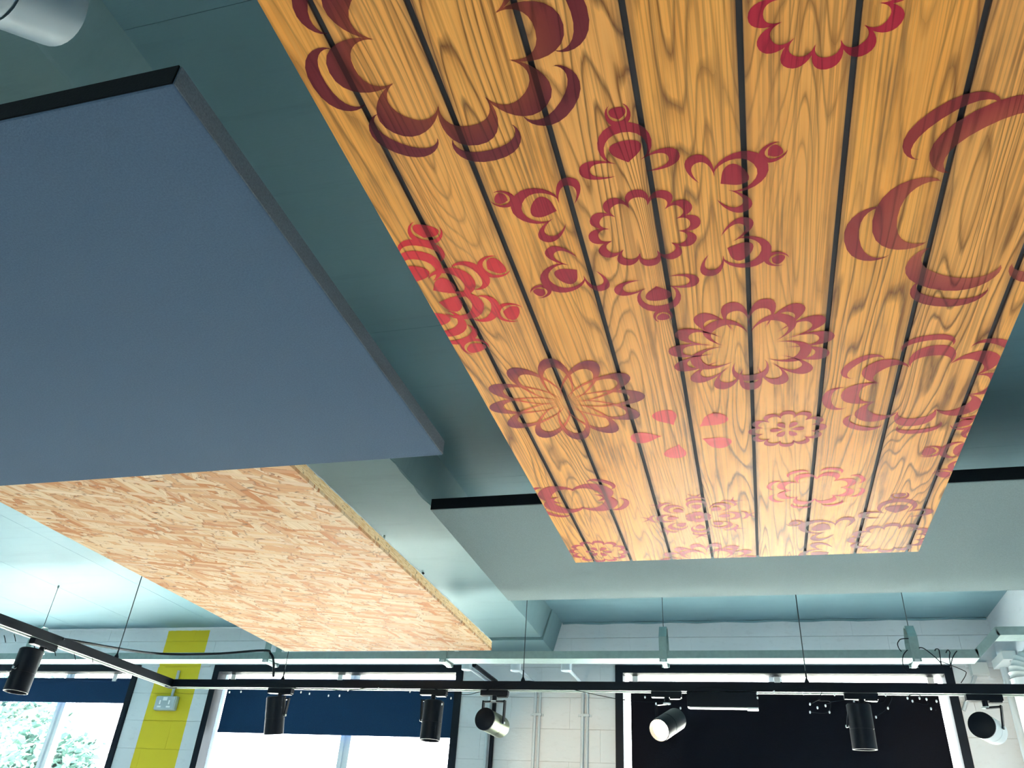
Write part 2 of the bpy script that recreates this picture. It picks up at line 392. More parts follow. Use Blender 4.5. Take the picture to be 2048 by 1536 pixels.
# far wall with three window openings, painted blocks up to the ceiling
wall = MB(); WB = WALL_Y+0.008
edges = [LEFT_X-.3]+[e for w in WINS for e in w]+[RIGHT_X+.3]
for i in range(0, len(edges), 2): wall.box(edges[i], edges[i+1], WB, WALL_Y+.3, 0, CEIL_Z+.04)
for a, b in WINS:
    wall.box(a, b, WB, WALL_Y+.3, 0, WIN_SILL); wall.box(a, b, WB, WALL_Y+.3, WIN_HEAD, CEIL_Z+.04)
wallo = struct(wall.build('wall_far', M['block']))
rows = [1.717+0.213*k for k in range(8)]+[CEIL_Z]
rnd = random.Random(5)
for r, (z0, z1) in enumerate(zip(rows, rows[1:])):
    spans = [(edges[i], edges[i+1]) for i in range(0, len(edges), 2)]
    if z0 >= WIN_HEAD-0.05: spans = [(LEFT_X-.3, RIGHT_X)]
    for (a, b) in spans:
        a = max(a, LEFT_X); b = min(b, RIGHT_X)
        cuts = [a]; x = math.floor(a/0.44)*0.44 + (0.22 if r % 2 else 0) + 0.06
        while x < b-0.06:
            if x > a+0.06: cuts.append(x)
            x += 0.44
        cuts.append(b)
        for c0, c1 in zip(cuts, cuts[1:]):
            pr = rnd.uniform(0, 0.0012)
            zz0 = z0
            if z0 < WIN_HEAD < z1 and any(c1 > w0+.01 and c0 < w1-.01 for w0, w1 in WINS): zz0 = WIN_HEAD
            MB().box(c0+.0006, c1-.0006, WALL_Y-pr, WB, zz0+.0012, z1-.0012).build('block', M['block'], wallo)
# side and back walls
rw = MB().box(RIGHT_X, RIGHT_X+.3, BACK_Y-.3, WALL_Y+.3, 0, CEIL_Z+.04)
struct(rw.build('wall_right', M['wall']))
struct(MB().box(LEFT_X-.3, LEFT_X, BACK_Y-.3, WALL_Y+.3, 0, CEIL_Z+.04).build('wall_left', M['wall']))
bw = MB(); be = [LEFT_X-.3]+[e for w in BACKS for e in w]+[RIGHT_X+.3]
for i in range(0, len(be), 2): bw.box(be[i], be[i+1], BACK_Y-.3, BACK_Y, 0, CEIL_Z+.04)
for a, b in BACKS: bw.box(a, b, BACK_Y-.3, BACK_Y, 0, 0.8); bw.box(a, b, BACK_Y-.3, BACK_Y, 3.0, CEIL_Z+.04)
struct(bw.build('wall_back', M['wall']))
struct(MB().box(LEFT_X-.3, RIGHT_X+.3, BACK_Y-.3, WALL_Y+.3, CEIL_Z+.35, CEIL_Z+.45).build('roof', M['wall']))
# paint ridge where ceiling and far wall meet
struct(MB().tube([(-1.33+0.1*i, WALL_Y-.004, CEIL_Z-.006+0.004*math.sin(i*1.7)) for i in range(30)], 0.009, 6).build('trim_1', M['ceiling']))
struct(MB().tube([(LEFT_X+0.1*i, WALL_Y-.004, CEIL_Z-.004+0.002*math.sin(i*2.1)) for i in range(60)], 0.007, 6).build('trim_2', M['wall']))

# windows
mull_x = [-5.87, -3.07, 0.18]
for n, ((a, b), mx) in enumerate(zip(WINS, mull_x)):
    w = empty('window_%d' % (n+1), ((a+b)/2, WALL_Y+.1, WIN_SILL), kind='structure')
    t = 0.055
    f = MB().box(a, a+t, WALL_Y-.012, WALL_Y+.10, WIN_SILL, WIN_HEAD).box(b-t, b, WALL_Y-.012, WALL_Y+.10, WIN_SILL, WIN_HEAD)
    f.box(a+t, b-t, WALL_Y-.012, WALL_Y+.10, WIN_HEAD-t, WIN_HEAD).box(a+t, b-t, WALL_Y-.012, WALL_Y+.10, WIN_SILL, WIN_SILL+t)
    f.build('black_surround', M['black_trim'], w)
    fy0, fy1 = WALL_Y+.17, WALL_Y+.23; s = 0.055
    MB().box(a+.004, a+.036, fy0, fy1, WIN_SILL, WIN_HEAD).box(b-.036, b-.004, fy0, fy1, WIN_SILL, WIN_HEAD).box(a+.036, b-.036, fy0, fy1, WIN_HEAD-.03, WIN_HEAD).box(a+.036, b-.036, fy0, fy1, WIN_SILL, WIN_SILL+.06).build('frame', M['white_frame'], w)
    MB().box(mx-.045, mx-.012, fy0-.008, fy1, WIN_SILL, WIN_HEAD).box(mx+.012, mx+.045, fy0-.008, fy1, WIN_SILL, WIN_HEAD).box(mx-.012, mx+.012, fy0+.014, fy1, WIN_SILL, WIN_HEAD).build('mullion', M['white_frame'], w)
    MB().box(a+.03, mx-.01, WALL_Y+.198, WALL_Y+.204, WIN_SILL+.05, WIN_HEAD-.02).build('pane', M['glass'], w)
    MB().box(mx+.01, b-.03, WALL_Y+.198, WALL_Y+.204, WIN_SILL+.05, WIN_HEAD-.02).build('pane', M['glass'], w)
    MB().box(a, b, WALL_Y+.10, WALL_Y+.17, WIN_SILL-.02, WIN_SILL).build('sill', M['white_frame'], w)
for n, (a, b) in enumerate(BACKS):
    w = empty('window_%d' % (n+4), ((a+b)/2, BACK_Y-.15, .8), kind='structure')
    MB().box(a, a+.06, BACK_Y-.2, BACK_Y-.1, .8, 3).box(b-.06, b, BACK_Y-.2, BACK_Y-.1, .8, 3).box(a+.06, b-.06, BACK_Y-.2, BACK_Y-.1, 2.94, 3).box(a+.06, b-.06, BACK_Y-.2, BACK_Y-.1, .8, .86).build('frame', M['white_frame'], w)
    MB().box(a+.06, b-.06, BACK_Y-.152, BACK_Y-.146, .86, 2.94).build('pane', M['glass'], w)

# roller blinds
def blind(a, b, top, bot, mat, label, brackets):
    y = WALL_Y+.10
    r = empty('roller_blind', ((a+b)/2, y, top), label, 'blind')
    MB().box(a, b, y-.001, y+.001, bot, top-.02).build('fabric', mat, r)
    MB().cyl((a-.012, y+.016, top-.022), (b+.012, y+.016, top-.022), 0.022, 16).build('tube', mat, r)
    MB().box(a, b, y-.006, y+.006, bot-.018, bot+.006).build('hem_bar', mat, r)
    for x in brackets:
        MB().box(x-.02, x+.02, y-.012, y+.04, top-.03, WIN_HEAD-.055).build('bracket', M['white_plastic'], r)
blind(-7.08, -5.105, 2.925, 2.735, M['blind'], 'dark blue roller blind pulled a little way down the leftmost window', [-5.33, -7.0])
blind(-4.185, -2.185, 2.928, 2.525, M['blind'], 'navy roller blind half down over the middle window beside the yellow stripe', [-4.15, -3.17])
blind(-0.835, 1.200, 2.925, 2.28, M['blind_black'], 'black roller blind covering the right window in view', [-0.80, 0.19, 1.17])

# ------------------------------------------------------------------ hung panels
def hang(root, x, y, z0, z1):
    MB().cyl((x, y, z0), (x, y, z1-.022), 0.0016, 6).build('suspension_wire', M['wire'], root)
    anchor(x, y, z1)
def anchor(x, y, z1):
    MB().cyl((x, y, z1-.022), (x, y, z1+.012), 0.006, 8).build('wire_anchor', M['galv'], ceil_ if z1 > 3.2 else beam)

# grey panel, near left: fabric face below, dark near end, grey right side
def grey_panel(x0, x1, y0, y1, z, th, label, mat, hx):
    r = empty('acoustic_panel', ((x0+x1)/2, (y0+y1)/2, z), label, 'acoustic panel')
    MB().box(x0, x1, y0+.003, y1, z, z+th).build('face', mat, r, bevel=0.003)
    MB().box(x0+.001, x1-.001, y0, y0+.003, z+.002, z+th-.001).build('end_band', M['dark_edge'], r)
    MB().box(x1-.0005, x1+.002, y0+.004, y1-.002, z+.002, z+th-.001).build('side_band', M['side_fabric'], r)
    for x in hx:
        for y in (y0+.55, y1-.3): hang(r, x, y, z+th, CEIL_Z)
    return r
grey_panel(-3.10, -0.765, 0.606, 1.850, 2.60, 0.044, 'large plain grey ceiling panel overhanging the strand board, nearest on the left', M['slate_fabric'], (-2.8, -2.35))
gr = grey_panel(-1.222, 1.45, 2.893, 4.13, 2.91, 0.05, 'plain grey ceiling panel behind the flower print panel, above the track', M['grey_fabric'], (-.15, .35))

# strand board
ob = empty('strand_board_panel', (-1.98, 3.0, 2.68), 'hung panel of pale strand board with rough cut edges, left of the beam', 'ceiling panel')
OX0, OX1, OY0, OY1, OZ = -2.600, -1.338, 1.80, 4.262, 2.68
MB().box(OX0, OX1, OY0, OY1, OZ, OZ+.012).build('board', M['osb'], ob)
rng = random.Random(3)
em = MB(); pts = []
n = 60
for i in range(n+1):
    y = OY0+(OY1-OY0)*i/n; pts.append((OX1-.001+rng.uniform(-.0015, .0015), y, OZ+.050+rng.uniform(-.004, .004)))
em.prism([(OX1-.03, OY0, OZ+.0125)]+[(OX1-.001, OY0+(OY1-OY0)*i/n, OZ+.0125) for i in range(n+1)]+[(OX1-.03, OY1, OZ+.0125)], (0, 0, 0.036))
em.build('edge_batten', M['osb_edge'], ob)
MB().box(OX0, OX0+.03, OY0, OY1, OZ+.0125, OZ+.048).box(OX0+.03, OX1-.03, OY1-.03, OY1, OZ+.0125, OZ+.048).box(OX0+.03, OX1-.03, OY0, OY0+.03, OZ+.0125, OZ+.048).build('back_frame', M['osb_edge'], ob)
lip = MB()
lip.tube([(OX1-.004+rng.uniform(-.002, .002), OY0+(OY1-OY0)*i/n, OZ+.050+rng.uniform(-.002, .003)) for i in range(n+1)], 0.0035, 5)
lip.build('paper_lip', M['pale_metal'], ob)
for x in (OX0+.1, OX1-.45):
    for y in (OY0+.25, OY1-.6): hang(ob, x, y, OZ+.012, CEIL_Z if x < -2.2 else 3.125)
# eye bolt in the beam soffit
eb = hit(846, 1146, 2, 3.120)
e = empty('eye_bolt', eb, 'small black eye bolt screwed up into the beam above the strand board', 'hook')
MB().cyl(eb+Vector((0, 0, -.028)), eb+Vector((0, 0, .008)), 0.0035, 8).build('shank', M['cable'], e)
MB().tube([eb+Vector((0.012*math.cos(k*.5236), 0, -.040+0.012*math.sin(k*.5236))) for k in range(13)], 0.0032, 6).build('eye', M['cable'], e)
MB().lathe(eb+Vector((0, 0, -.006)), (0, 0, 1), [(0, 0), (0, .009), (.006, .009), (.006, 0)], 10).build('nut', M['cable'], e)

# ------------------------------------------------------------------ printed timber panel
pp = empty('printed_panel', (0.0, 1.6, PZ), 'orange timber board panel with dark red flower print hung overhead', 'ceiling panel')
bx = [PX0]+JOINTS+[PX1]
for i in range(9):
    a = bx[i]+(0.0045 if i else 0); b = bx[i+1]-(0.0045 if i < 8 else 0)
    MB().box(a, b, PY0, PY1, PZ, PZ+.012).build('plank', M['timber_print'], pp)
MB().box(PX0+.002, PX1-.002, PY0+.002, PY1-.002, PZ+.005, PZ+.030).build('backing_board', M['dark_backing'], pp)
for x in (PX0+.15, PX1-.15):
    for y in (PY0+.3, PY1-.3): hang(pp, x, y, PZ+.03, CEIL_Z)

class Ink:
    """flat shapes in the panel's plane"""
    def __init__(s): s.v = []; s.f = []; s.z = []; s.k = 0
    def lift(s, n):
        s.z += [0.00008*(s.k % 6)]*n; s.k += 1
    def strip(s, A, B):
        n = len(s.v); m = len(A); s.v += A+B; s.lift(2*m)
        for i in range(m-1): s.f.append((n+i, n+i+1, n+m+i+1, n+m+i))
    def fan(s, P):
        n = len(s.v); c = (sum(p[0] for p in P)/len(P), sum(p[1] for p in P)/len(P)); s.v += [c]+P; s.lift(len(P)+1)
        for i in range(len(P)): s.f.append((n, n+1+i, n+1+(i+1) % len(P)))
    def bez(s, p0, p1, p2, p3, n=14):
        o = []
        for i in range(n+1):
            t = i/n; a, b, c, d = (1-t)**3, 3*t*(1-t)**2, 3*t*t*(1-t), t**3
            o.append((a*p0[0]+b*p1[0]+c*p2[0]+d*p3[0], a*p0[1]+b*p1[1]+c*p2[1]+d*p3[1]))
        return o
    @staticmethod
    def T(c, ang, pts):
        """pts in (lateral, radial) about the centre c, radial axis pointing along ang"""
        a = math.radians(ang); cs, sn = math.cos(a), math.sin(a)
        return [(c[0]+r*cs-l*sn, c[1]+r*sn+l*cs) for l, r in pts]
    def crescent(s, c, ang, a, rb, ro, ri, ko=1.25, ki=0.8, skew=0.0, n=14):
        A = s.bez((-a, rb), (-a*ko, (8*ro-2*rb)/6), (a*ko, (8*ro-2*rb)/6), (a, rb), n)
        B = s.bez((-a, rb), (-a*ki, (8*ri-2*rb)/6), (a*ki, (8*ri-2*rb)/6), (a, rb), n)
        s.strip(s.T(c, ang, A), s.T(c, ang, B))
    def drop(s, c, ang, r0, r1, w, point=0.25):
        """teardrop from its point at r0 to its round end at r1"""
        L = r1-r0
        A = s.bez((0, r0), (-w*point, r0+L*.25), (-w, r0+L*.35), (-w, r0+L*.65), 7)+s.bez((-w, r0+L*.65), (-w, r1), (w, r1), (w, r0+L*.65), 8)[1:]+s.bez((w, r0+L*.65), (w, r0+L*.35), (w*point, r0+L*.25), (0, r0), 7)[1:-1]
        s.fan(s.T(c, ang, A))
    def petal_ring(s, c, n, ph, rb, ro, ri, w, wi, gap=0.95, br=0.3):
        for k in range(n): s.petal(c, ph+360/n*k, rb*math.tan(math.pi/n)*gap, rb, w, ro, wi, ri, br)
    def petal(s, c, ang, a, rb, w, ro, wi, ri, br=0.3, n=9):
        def curve(w, ro):
            h = s.bez((-a, rb), (-w, rb+(ro-rb)*br), (-w, ro), (0, ro), n)
            return h+[(-x, y) for x, y in h[-2::-1]]
        s.strip(s.T(c, ang, curve(w, ro)), s.T(c, ang, curve(wi, ri)))
    def build(s, mat, zoff=0.0006):
        bm = bmesh.new(); vs = [bm.verts.new((x, y, -z)) for (x, y), z in zip(s.v, s.z)]
        for f in s.f:
            try: bm.faces.new([vs[i] for i in f])
            except ValueError: pass
        bmesh.ops.remove_doubles(bm, verts=bm.verts, dist=1e-5)
        for co, no in (((PX0+.0005, 0, 0), (-1, 0, 0)), ((PX1-.0005, 0, 0), (1, 0, 0)), ((0, PY0, 0), (0, -1, 0)), ((0, PY1-.0005, 0), (0, 1, 0))):
            bmesh.ops.bisect_plane(bm, geom=bm.verts[:]+bm.edges[:]+bm.faces[:], plane_co=co, plane_no=no, clear_outer=True)
        for f in bm.faces:
            f.normal_update()
            if f.normal.z > 0: f.normal_flip()
        me = bpy.data.meshes.new('printed_flower'); bm.to_mesh(me); bm.free(); me.materials.append(mat)
        o = bpy.data.objects.new('printed_flower', me); COL.objects.link(o); o.parent = pp
        o.location = (0-pp.location.x, 0-pp.location.y, PZ-zoff-pp.location.z); return o

def double_petals(k, c, s):
    k.petal_ring(c, 15, 90, .075*s, .180*s, .148*s, .031*s, .0245*s, 1.1, .5)
    k.petal_ring(c, 5, 90, .050*s, .138*s, .112*s, .048*s, .040*s, 0.9, .35)
def seed_flower(k, c, s, ph=0):
    k.petal_ring(c, 12, ph, .060*s, .098*s, .081*s, .0225*s, .0165*s, 0.95, .3)
    for q in range(6): k.drop(c, ph+60*q, .010*s, .046*s, .0095*s, 0.5)
def bee(k, c, ang, s):
    k.drop(c, ang, .170*s, .223*s, .027*s, 0.55)
    k.petal(c, ang, .021*s, .171*s, .056*s, .256*s, .044*s, .236*s, .1)
    k.drop(c, ang, .263*s, .290*s, .0135*s, 0.9)
    k.petal(c, ang+180, .008*s, -.294*s, .026*s, -.249*s, .0195*s, -.2595*s, .1)
    a = math.radians(ang)
    for sg in (-1, 1):
        cc = (c[0]+.153*s*math.cos(a), c[1]+.153*s*math.sin(a))
        k.petal(cc, ang+sg*78, .014*s, .024*s, .026*s, .088*s, .018*s, .069*s, .4)
def bee_flower(k, c, s, ph, angs):
    k.petal_ring(c, 12, ph, .062*s, .105*s, .086*s, .0245*s, .018*s, 0.95, .3)
    for q in angs: bee(k, c, ph+q, s)
def chain(k, c, ang, s):
    k.drop(c, ang, .060*s, .118*s, .026*s, 0.55)
    k.petal(c, ang, .034*s, .074*s, .060*s, .162*s, .046*s, .135*s, .12)
    k.petal(c, ang, .040*s, .140*s, .056*s, .197*s, .046*s, .178*s, .15)
    k.drop(c, ang, .205*s, .246*s, .026*s, 0.9)
    k.petal(c, ang+180, .022*s, -.246*s, .042*s, -.186*s, .035*s, -.199*s, .1)

F = []
def ink_mat(name, ink, **kw):
    if name not in M: M[name] = printed(name, ink, **kw)
    return M[name]
# top left large crescents
c = (-.362, .681); k = Ink()
k.petal_ring(c, 8, 0, .092, .187, .145, .056, .046, 0.96, .22)
for q in range(8): k.petal(c, 45*q-5, .050, .160, .068, .226, .060, .202, .12)
k.build(ink_mat('maroon_ink', (0.150, .010, .026), ink2=(.28, .050, .022), centre=c, rad=(.10, .185)))
# top right small crescents
c = (.192, .728); k = Ink(); k.petal_ring(c, 12, 0, .064, .111, .090, .0255, .0195, 0.95, .25); k.build(ink_mat('crimson_ink', (.46, .011, .045)))
# right large crescents
c = (.543, 1.185); k = Ink()
for q in (0, 60, 120, 180, 240, 300):
    k.petal(c, q, .076, .152, .104, .254, .084, .212, .15); k.petal(c, q-9, .062, .225, .085, .302, .078, .276, .1)
k.build(ink_mat('rust_ink', (.30, .026, .034), ink2=(.52, .12, .065), centre=c, rad=(.16, .25)))
# centre flower with six budded arms
c = (-.116, 1.128); k = Ink(); bee_flower(k, c, 1.0, -1.5, [-90, -30, 30, 90, 150, 210]); k.build(ink_mat('wine_ink', (.38, .012, .040)))
# bright red chain flower cut by the left edge
c = (-.628, 1.242); k = Ink()
for q in (-108, -62, -18, 24, 68, 112): chain(k, c, q, 0.97)
k.build(ink_mat('bright_red_ink', (.68, .022, .040)))
# spirograph flower
c = (-.391, 1.721); k = Ink()
for q in range(12):
    k.petal(c, 30*q, .0005, .004, .052, .2035, .0425, .165, .16, 14)
k.build(ink_mat('spiro_ink', (.23, .018, .038), ink2=(.66, .11, .04), centre=c, rad=(.11, .185)))
# double flowers
c = (.068, 1.556); k = Ink(); double_petals(k, c, 1.0); k.build(ink_mat('ruby_ink', (.40, .018, .040)))
c = (-.105, 2.915); k = Ink(); double_petals(k, c, 0.98); k.build(ink_mat('ruby_light_ink', (.46, .038, .050)))
# big right flower with outlined petals
c = (.460, 1.796); k = Ink(); k.petal_ring(c, 8, 0, .101, .183, .142, .054, .044, 0.96, .22)
for q in range(8): k.petal(c, 45*q-5, .042, .168, .062, .226, .056, .205, .12)
k.build(M['ruby_light_ink'])
# five plain drops
c = (-.112, 1.936)
for q in range(5):
    k = Ink(); k.drop(c, -110+72*q, .058, .150, .031, 0.35)
    k.build(ink_mat('coral_ink', (.80, .075, .080), cover=0.96))
# little seeded flowers
c = (.155, 1.950); k = Ink(); seed_flower(k, c, 1.0); k.build(M['ruby_light_ink'])
c = (-.490, 2.785); k = Ink(); seed_flower(k, c, 1.12, 8); k.build(M['ruby_light_ink'])
# pale red outlined flower
c = (.243, 2.333); k = Ink(); k.petal_ring(c, 8, 22.5, .062, .117, .092, .034, .027, 0.96, .22)
for q in range(8): k.petal(c, 22.5+45*q-4, .024, .110, .036, .145, .032, .132, .12)
k.build(ink_mat('salmon_ink', (.70, .065, .070)))
# crescent pairs at the lower left
c = (-.475, 2.315); k = Ink()
for q in (-38, 34, 142, 214):
    k.petal(c, q, .052, .030, .074, .132, .056, .086, .2); k.petal(c, q-9, .036, .115, .056, .166, .050, .147, .12)
k.build(M['ruby_light_ink'])
# seeded eight arm flower
c = (-.112, 2.505); k = Ink()
for q in range(8):
    g = 45*q; k.drop(c, g, .062, .104, .0155, 0.6)
    k.petal(c, g, .012, .066, .040, .136, .031, .117, .3); k.petal(c, g, .022, .130, .034, .160, .029, .149, .15)
    k.petal(c, g+180, .024, -.187, .012, -.157, .010, -.166, .5)
for q in range(6): k.drop(c, 30+60*q, .008, .046, .017, 0.8)
k.build(M['ruby_light_ink'])
# budded flower at the lower right corner
c = (.493, 2.757); k = Ink(); bee_flower(k, c, 1.26, -1.5, [-90, -30, 30, 90, 150, 210]); k.build(ink_mat('plum_ink', (.30, .020, .034)))
# chain flower cut by the right edge
c = (.735, 2.13)
for q in (136, 180, 224):
    k = Ink(); chain(k, c, q, 0.95); k.build(M['ruby_light_ink'])
# second budded flower beyond the lower left and top edge leave only slivers
# ------------------------------------------------------------------ cable tray along the windows
RY0, RY1, RZ0, RZ1 = 4.78, 4.905, 2.762, 2.806
rail = empty('cable_tray', (-2.6, RY0, RZ0), 'galvanised steel cable tray hung in front of the windows', 'cable tray')
def chan(m, x0, x1, z0, z1):
    m.box(x0, x1, RY0, RY0+.002, z0, z1); m.box(x0, x1, RY1-.002, RY1, z0, z1); m.box(x0, x1, RY0+.002, RY1-.002, z0, z0+.002)
    return m
xj = 1.175
chan(MB(), LEFT_X+.02, xj, RZ0, RZ1).build('straight_length', M['galv'], rail)
gz = 2.762+0.118
sl = [(xj, RZ0), (xj+.115, gz), (xj+.115, gz+.044), (xj-.012, RZ1)]
m = MB()
m.prism([(x, RY0, z) for x, z in [(xj, RZ0), (xj+.125, gz), (xj+.110, gz+.044), (xj-.015, RZ1)]], (0, .002, 0))
m.prism([(x, RY1-.002, z) for x, z in [(xj, RZ0), (xj+.125, gz), (xj+.110, gz+.044), (xj-.015, RZ1)]], (0, .002, 0))
m.prism([(xj, RY0+.002, RZ0), (xj+.125, RY0+.002, gz), (xj+.124, RY0+.002, gz+.002), (xj-.001, RY0+.002, RZ0+.002)], (0, .121, 0))
m.build('bend_length', M['galv'], rail)
chan(MB(), xj+.112, RIGHT_X-.005, gz, gz+.044).build('upper_length', M['galv'], rail)
for hx, ztop in ((-5.01, 3.01), (-3.045, 3.0), (-1.81, 3.0), (-0.463, 2.955), (0.873, 2.945)):
    w2 = .0225
    poly = [(RY0-.008, RZ0-.02), (RY0-.008, ztop-.07), (RY0+.040, ztop), (RY1-.040, ztop), (RY1+.008, ztop-.07), (RY1+.008, RZ0-.02)]
    inner = [(RY1+.004, RZ0-.02), (RY1+.004, ztop-.072), (RY1-.042, ztop-.004), (RY0+.042, ztop-.004), (RY0-.004, ztop-.072), (RY0-.004, RZ0-.02)]
    h = MB()
    P, Q = poly, inner[::-1]
    for i in range(5):
        h.prism([(hx-w2, *P[i]), (hx-w2, *P[i+1]), (hx-w2, *Q[i+1]), (hx-w2, *Q[i])], (2*w2, 0, 0))
    ho = h.build('hanger_strap', M['galv'], rail)
    MB().box(hx-.012, hx+.012, RY0-.010, RY1+.010, RZ0-.022, RZ0-.006).build('base_clip', M['pale_metal'], ho)
    if hx != -1.81: MB().cyl((hx, (RY0+RY1)/2, ztop-.02), (hx, (RY0+RY1)/2, CEIL_Z-.022), 0.0022, 6).build('suspension_wire', M['wire'], rail); anchor(hx, (RY0+RY1)/2, CEIL_Z)
# loose black wires tied round the tray at the right
for q in ([(1817, 1277), (1800, 1279), (1795, 1288), (1798, 1297), (1803, 1303)], [(1838, 1296), (1848, 1297), (1864, 1309), (1880, 1324), (1886, 1334)],
          [(1870, 1302), (1872, 1298), (1878, 1300), (1880, 1312), (1883, 1332)], [(1892, 1306), (1896, 1300), (1900, 1306), (1899, 1318), (1902, 1334)],
          [(1914, 1302), (1908, 1310), (1904, 1320), (1901, 1334)], [(1815, 1300), (1807, 1310), (1805, 1322), (1808, 1335), (1815, 1344)]):
    pq = [hit(x, y, 1, RY0-.012) for x, y in q]
    o2 = []
    for i in range(len(pq)-2): o2 += arc3([pq[i], pq[i+1], pq[i+2]], 8)[:5]
    o2 += [pq[-2].lerp(pq[-1], .5), pq[-1]]
    MB().tube(o2, 0.0026, 5).build('tie_wire', M['cable'], rail)

# ------------------------------------------------------------------ lighting track: far run, left run, near run
TZ, TW, TH, TY, TX = 2.528, 0.062, 0.044, 4.43, -3.445
track = empty('lighting_track', (TX, TY, TZ), 'black lighting track running along the window wall and turning at left', 'lighting track')
def track_len(p0, p1, name='track_length'):
    p0 = Vector(p0); p1 = Vector(p1); d = (p1-p0).normalized(); s = Vector((-d.y, d.x, 0)); z = Vector((0, 0, 1)); c = (p0+p1)/2; L = (p1-p0).length/2
    m = MB().obox(c+z*(TH/2-.006), d, s, z, L, TW/2, .006)
    for q in (-1, 1): m.obox(c+s*q*(TW/2-.003)-z*.006, d, s, z, L, .003, TH/2-.006)
    o = m.build(name, M['black_metal'], track)
    i = MB()
    for q in (-1, 1): i.obox(c+s*q*(TW/2-.0105)-z*(TH/2-.004), d, s, z, L-.002, .0045, .004)
    i.build('conductor_strip', M['insert'], o)
    MB().obox(c-z*.002, d, s, z, L-.002, TW/2-.006, .002).build('channel_bed', M['olive_metal'], o)
track_len((TX+TW/2, TY, TZ), (1.45, TY, TZ)); track_len((TX, TY-TW/2, TZ), (TX, 0.32, TZ)); track_len((TX+TW/2, 0.30, TZ), (0.9, 0.30, TZ))
MB().box(TX-TW/2, TX+TW/2, TY-TW/2, TY+TW/2, TZ-TH/2, TZ+TH/2).build('corner_joint', M['black_metal'], track)
for (px, py) in ((567, 1352), (1046, 1360), (1614, 1366)):
    p = hit(px, py, 1, TY)
    MB().cyl((p.x, TY, TZ+TH/2), (p.x, TY, (CEIL_Z if p.x < -2.2 or p.x > -1.33 else 3.125)-.022), 0.0028, 6).build('suspension_wire', M['wire'], track)
    anchor(p.x, TY, CEIL_Z if p.x < -2.2 or p.x > -1.33 else 3.125)
    MB().lathe((p.x, TY, TZ+TH/2), (0, 0, 1), [(0, .012), (.012, .012), (.03, .004), (.065, .0035)], 8).build('wire_gripper', M['cable'], track)
p = hit(233, 1313, 0, TX)
MB().cyl((TX, p.y, TZ+TH/2), (TX, p.y, CEIL_Z-.022), 0.0028, 6).build('suspension_wire', M['wire'], track); anchor(TX, p.y, CEIL_Z)
MB().lathe((TX, p.y, TZ+TH/2), (0, 0, 1), [(0, .012), (.012, .012), (.03, .004), (.065, .0035)], 8).build('wire_gripper', M['cable'], track)

# ------------------------------------------------------------------ spot heads
def spot(mount, centre, axis, label, arm='side', on=None, length=.205, R=.056, mat=None, yoke=None, dirx=True, lens=None, cap=False):
    """mount: point under the track; centre: middle of the drum; axis: towards its front"""
    mount = Vector(mount); centre = Vector(centre); ax = Vector(axis).normalized(); mat = mat or M['black_metal']
    r = empty('track_spotlight', mount, label, 'spotlight', 'spotlights on the lighting track')
    d = Vector((1, 0, 0)) if dirx else Vector((0, 1, 0)); s = Vector((0, 1, 0)) if dirx else Vector((1, 0, 0)); z = Vector((0, 0, 1))
    MB().obox(mount+z*-.014, d, s, z, .078, .019, .014).build('adapter', M['black_metal'], r, bevel=0.002)
    MB().obox(mount+z*-.031+d*.045, d, s, z, .028, .014, .004).build('lever', M['black_metal'], r)
    top = mount+z*-.028; joint = top+z*-.030
    MB().cyl(top, joint, .013, 14).build('stem', M['black_metal'], r)
    # drum
    h = length/2
    MB().lathe(centre, ax, [(-h, 0), (-h, R-.006), (-h+.006, R), (h*.12, R), (h*.12, R-.0025), (h*.12+.004, R-.0025), (h*.12+.004, R), (h, R), (h, R-.004), (h-.022, R-.010), (h-.022, R-.011)], 36).build('drum', mat, r)
    if cap: MB().lathe(centre, ax, [(-h-.003, 0), (-h-.003, R-.004), (-h+.0, R+.0012), (-h+.010, R+.0012), (-h+.010, 0)], 36).build('rear_cap', M['black_metal'], r)
    lm = lens or (M['lamp_on'] if on else M['reflector'])
    MB().lathe(centre, ax, [(h-.0225, R-.0105), (h-.020, R*.55), (h-.024, 0)], 28).build('lens', lm, r)
    # bracket: a plate from the stem down the side of the drum to its pivot
    side = ax.cross(z)
    if side.length < 0.35: side = d.copy()
    side.normalize(); 
    if yoke: side = side*yoke
    fwd = side.cross(z); pv = centre
    b = MB()
    for q in ((1,) if arm == 'side' else (1, -1)):
        off = pv+side*q*(R+.008)
        topo = Vector((joint.x, joint.y, joint.z))+side*q*(R+.008)
        a3 = (off-topo); L = a3.length; a3.normalize(); w = side.cross(a3)
        b.obox((off+topo)/2, a3, w, side, L/2+.006, .011, .0035)
        mid = joint+side*q*(R+.008)/2
        b.obox(mid, side, fwd, z, (R+.008)/2, .012, .0035)
    b.build('bracket', M['black_metal'], r)
    for q in ((1,) if arm == 'side' else (1, -1)):
        MB().cyl(pv+side*q*(R-.002), pv+side*q*(R+.016), .006, 10).build('pivot_pin', M['pale_metal'], r)
    MB().lathe(joint+z*.004, z, [(-.006, 0), (-.006, .020), (.0, .020), (.0, 0)], 18).build('swivel_disc', M['pale_metal'], r)
    return r
UZ = TZ-TH/2
def mnt(px, py): p = hit(px, py, 1, TY); return Vector((p.x, TY, UZ))
def cen(px, py, dy=0.0): return hit(px, py, 1, TY+dy)
down = Vector((0, 0, -1))
def aim(px, py, towards, sx, sz):
    """view ray at the lamp, turned aside by sx (right) and sz (up)"""
    ray = (hit(px, py, 1, TY)-CAM).normalized()
    return ray*towards + CR*sx + CU*sz
spot(mnt(563, 1376), cen(550, 1430), (0.03, 0.22, -1), 'black spotlight pointing down before the navy blind, left of two there', yoke=1)
